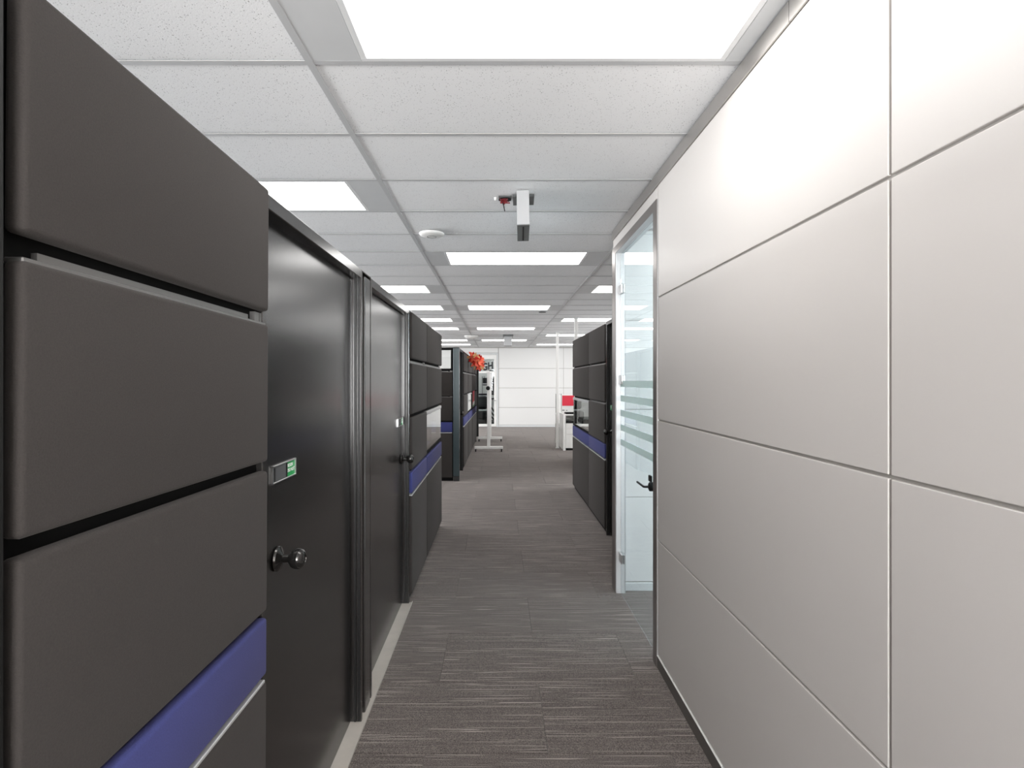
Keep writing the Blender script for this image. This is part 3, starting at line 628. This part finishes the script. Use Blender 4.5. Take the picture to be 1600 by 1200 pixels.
# white desk with drawers and red and white display
dy = 10.9
dk = thing('white_desk', 'white desk with drawer pedestal beside the far power pole', 'desk', (1.8, dy+.35, 0))
x0 = X(880, dy)
obj('worktop', MB().box(x0, 2.75, dy, dy+.72, .72, .745, .003, 1), 'white', dk)
obj('side_panel', MB().box(x0, x0+.05, dy, dy+.7, 0, .72, .003, 1), 'white', dk); obj('side_panel', MB().box(2.70, 2.75, dy, dy+.7, 0, .72, .003, 1), 'white', dk)
obj('back_panel', MB().box(x0+.05, 2.70, dy+.66, dy+.68, .3, .72), 'white', dk)
pd = obj('pedestal', MB().box(x0+.055, x0+.50, dy+.03, dy+.62, .045, .60, .003, 1), 'white', dk)
for a, b in ((.05, .33), (.335, .455), (.46, .555)):
    dr = obj('drawer', MB().box(x0+.058, x0+.497, dy+.012, dy+.03, a, b, .003, 1), 'white', dk)
    obj('handle', MB().box(x0+.20, x0+.40, dy+.002, dy+.012, b-.035, b-.022, .002, 1), 'mid_grey', dr)
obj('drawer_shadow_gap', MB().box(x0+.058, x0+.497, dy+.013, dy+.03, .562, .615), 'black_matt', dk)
obj('foot', MB().box(x0+.07, x0+.48, dy+.06, dy+.6, 0, .045), 'black_matt', dk)
tb = thing('paper_tray', 'black paper tray on the far white desk', 'tray', (x0+.3, dy+.15, .745))
obj('tray', MB().box(x0+.06, x0+.46, dy+.02, dy+.30, .7455, .752, .002, 1).box(x0+.06, x0+.46, dy+.02, dy+.03, .752, .775).box(x0+.06, x0+.46, dy+.29, dy+.30, .752, .775).box(x0+.06, x0+.07, dy+.03, dy+.29, .752, .775).box(x0+.45, x0+.46, dy+.03, dy+.29, .752, .775), 'black_matt', tb)
rb = thing('display_board', 'red and white upright board standing on the far white desk', 'sign', (x0+.25, dy+.36, .745))
obj('board', MB().box(x0+.005, x0+.60, dy+.34, dy+.36, .7455, Z(616.5, dy+.34), .003, 1), 'white', rb)
obj('red_field', MB().box(x0+.02, x0+.60, dy+.337, dy+.3405, Z(634,dy+.34), Z(618,dy+.34)), 'red', rb, label='red upper half')
obj('print_line', MB().box(x0+.02, x0+.07, dy+.337, dy+.3405, .80, .82).box(x0+.10, x0+.13, dy+.337, dy+.3405, .80, .815), 'mid_grey', rb)
obj('foot', MB().box(x0+.05, x0+.55, dy+.33, dy+.42, .7455, .75), 'white', rb)
# steel framed chair left of the desk
ch = thing('office_chair', 'pale office chair with grey metal frame between pole and far desk', 'chair', (1.32, 12.1, 0))
ya = 12.0
cxl, cxr = X(870.5, ya), X(879, ya)
obj('back_frame', MB().tube([(cxl,ya+.2,.45),(cxl,ya+.25,Z(616,ya)),(cxr,ya+.25,Z(616,ya)),(cxr,ya+.2,.45)], .010, 8), 'mid_grey', ch)
obj('backrest', MB().box(cxl+.01, cxr-.01, ya+.215, ya+.235, .62, 1.10, .006, 2), 'white', ch)
obj('seat', MB().box(cxl-.02, cxr+.30, ya-.22, ya+.22, .43, .48, .02, 3), 'wood', ch)
for dx, dy_ in ((0,-.2),(.0,.2),(.40,-.2),(.40,.2)): obj('leg', MB().tube([(cxl+dx-.01,ya+dy_,.44),(cxl+dx-.02,ya+dy_*1.1,.002)], .011, 8), 'wood', ch)
obj('armrest', MB().box(cxl-.02, cxl+.03, ya-.2, ya+.2, .66, .70, .01, 2).box(cxl-.01, cxl+.01, ya-.18, ya-.15, .45, .66), 'white', ch)
# things inside the right cubicle, seen through its pane
q = thing('white_cabinet', 'white drawer unit seen through the glass pane of the right partition', 'cabinet', (1.75, 9.4, 0))
obj('body', MB().box(1.40, 2.2, 9.15, 9.75, .0, 1.08, .004, 1), 'white', q)
for a in (.86, .93, 1.0): obj('drawer', MB().box(1.41, 1.66, 9.138, 9.15, a, a+.062, .002, 1), 'white', q)
q = thing('small_printer', 'black machine on a white desk seen through the right glass pane', 'printer', (1.50, 8.65, .70))
obj('body', MB().box(1.34, 1.75, 8.5, 8.95, .7455, .80, .01, 2).box(1.35, 1.74, 8.52, 8.93, .80, .83, .006, 1), 'black_matt', q)
q = thing('booth_desk', 'white desk seen through the right glass pane', 'desk', (1.75, 8.6, 0))
obj('worktop', MB().box(1.32, 2.2, 8.38, 9.08, .715, .745, .003, 1), 'white', q)
obj('side_panel', MB().box(1.34, 1.37, 8.4, 9.0, 0, .715), 'white', q); obj('side_panel', MB().box(2.15, 2.18, 8.4, 9.0, 0, .715), 'white', q)
q = thing('task_chair', 'black task chair seen through the right glass pane', 'chair', (1.55, 8.0, 0))
obj('backrest', MB().box(1.30, 1.72, 7.78, 7.83, .30, .66, .02, 3), 'black_matt', q); obj('seat', MB().box(1.30, 1.75, 7.83, 8.25, .42, .48, .02, 3), 'black_matt', q)
obj('column', MB().tube([(1.52,8.04,.10),(1.52,8.04,.42)], .025, 10), 'black_matt', q)
for k in range(5):
    a = 2*PI*k/5; obj('leg', MB().tube([(1.52,8.04,.10),(1.52+.27*math.cos(a),8.04+.27*math.sin(a),.05)], .016, 8).lathe([(.025,-.01),(.025,.01)], (1.52+.27*math.cos(a),8.04+.27*math.sin(a),.0255), (1,0,0), 12), 'black_matt', q)
# ------------------------------------------------------------------ red flowers on the far left partition
def petal_mesh(name, L, W, mat):
    bm = bmesh.new(); n = 6; L_ = []
    for i in range(n+1):
        u = i/n; wd = W*math.sin(PI*min(1, u*.9+.08))**.8*.5; dz = -.35*L*u*u + .02
        L_.append([bm.verts.new((u*L, sgn*wd, dz + (abs(sgn))*.15*W)) for sgn in (-1, 0, 1)])
    for a, c in zip(L_, L_[1:]):
        for k in range(2): bm.faces.new((a[k], a[k+1], c[k+1], c[k]))
    ext = bmesh.ops.solidify(bm, geom=bm.faces[:], thickness=.002)
    me = bpy.data.meshes.new(name); bm.to_mesh(me); bm.free(); me.materials.append(M[mat]); return me
PM = [petal_mesh('petal', .125, .055, m_) for m_ in ('petal_red', 'petal_orange', 'petal_orange', 'petal_gold')]; LMESH = petal_mesh('leaf', .10, .045, 'leaf')
def bunch(label, cx, cy, cz, sp, blooms):
    T = thing('artificial_flowers', label, 'flowers', (cx, cy, cz), 'red flowers hung on the far left partition')
    for (dx, dy_, dz, tilt) in blooms:
        for ring, (cnt, up) in enumerate(((7, 12), (6, 42))):
            for k in range(cnt):
                o = inst('petal', random.choice(PM), (dx, dy_, dz), T); a = 2*PI*(k+.5*ring)/cnt + random.uniform(-.2,.2)
                e = math.radians(up + random.uniform(-14, 14))
                nrm = Matrix.Rotation(tilt, 4, 'Z') @ Matrix.Rotation(math.radians(80), 4, 'Y')
                o.rotation_euler = (nrm @ Matrix.Rotation(a, 4, 'Z') @ Matrix.Rotation(-e, 4, 'Y')).to_euler(); o.scale = (sp,)*3
        inst('leaf', LMESH, (dx-.01, dy_, dz), T).rotation_euler = (random.uniform(0,6), .8, random.uniform(0,6))
        inst('leaf', LMESH, (dx-.01, dy_, dz), T).rotation_euler = (random.uniform(0,6), -.6, random.uniform(0,6))
bunch('bunch of red artificial flowers, the nearer one, on the far left partition', -.465, 9.55, 1.80, 1.0, [(0,-.3,.03,-.9), (0,.05,-.05,-.5), (.0,.35,.04,-.9)])
bunch('bunch of red artificial flowers, the farther one, at the partition end', -.435, 11.5, 1.82, 1.1, [(0,-.55,.0,-.9), (0,-.1,.06,-1.1), (0,.15,-.06,-1.0), (.0,.55,.04,-1.2)])
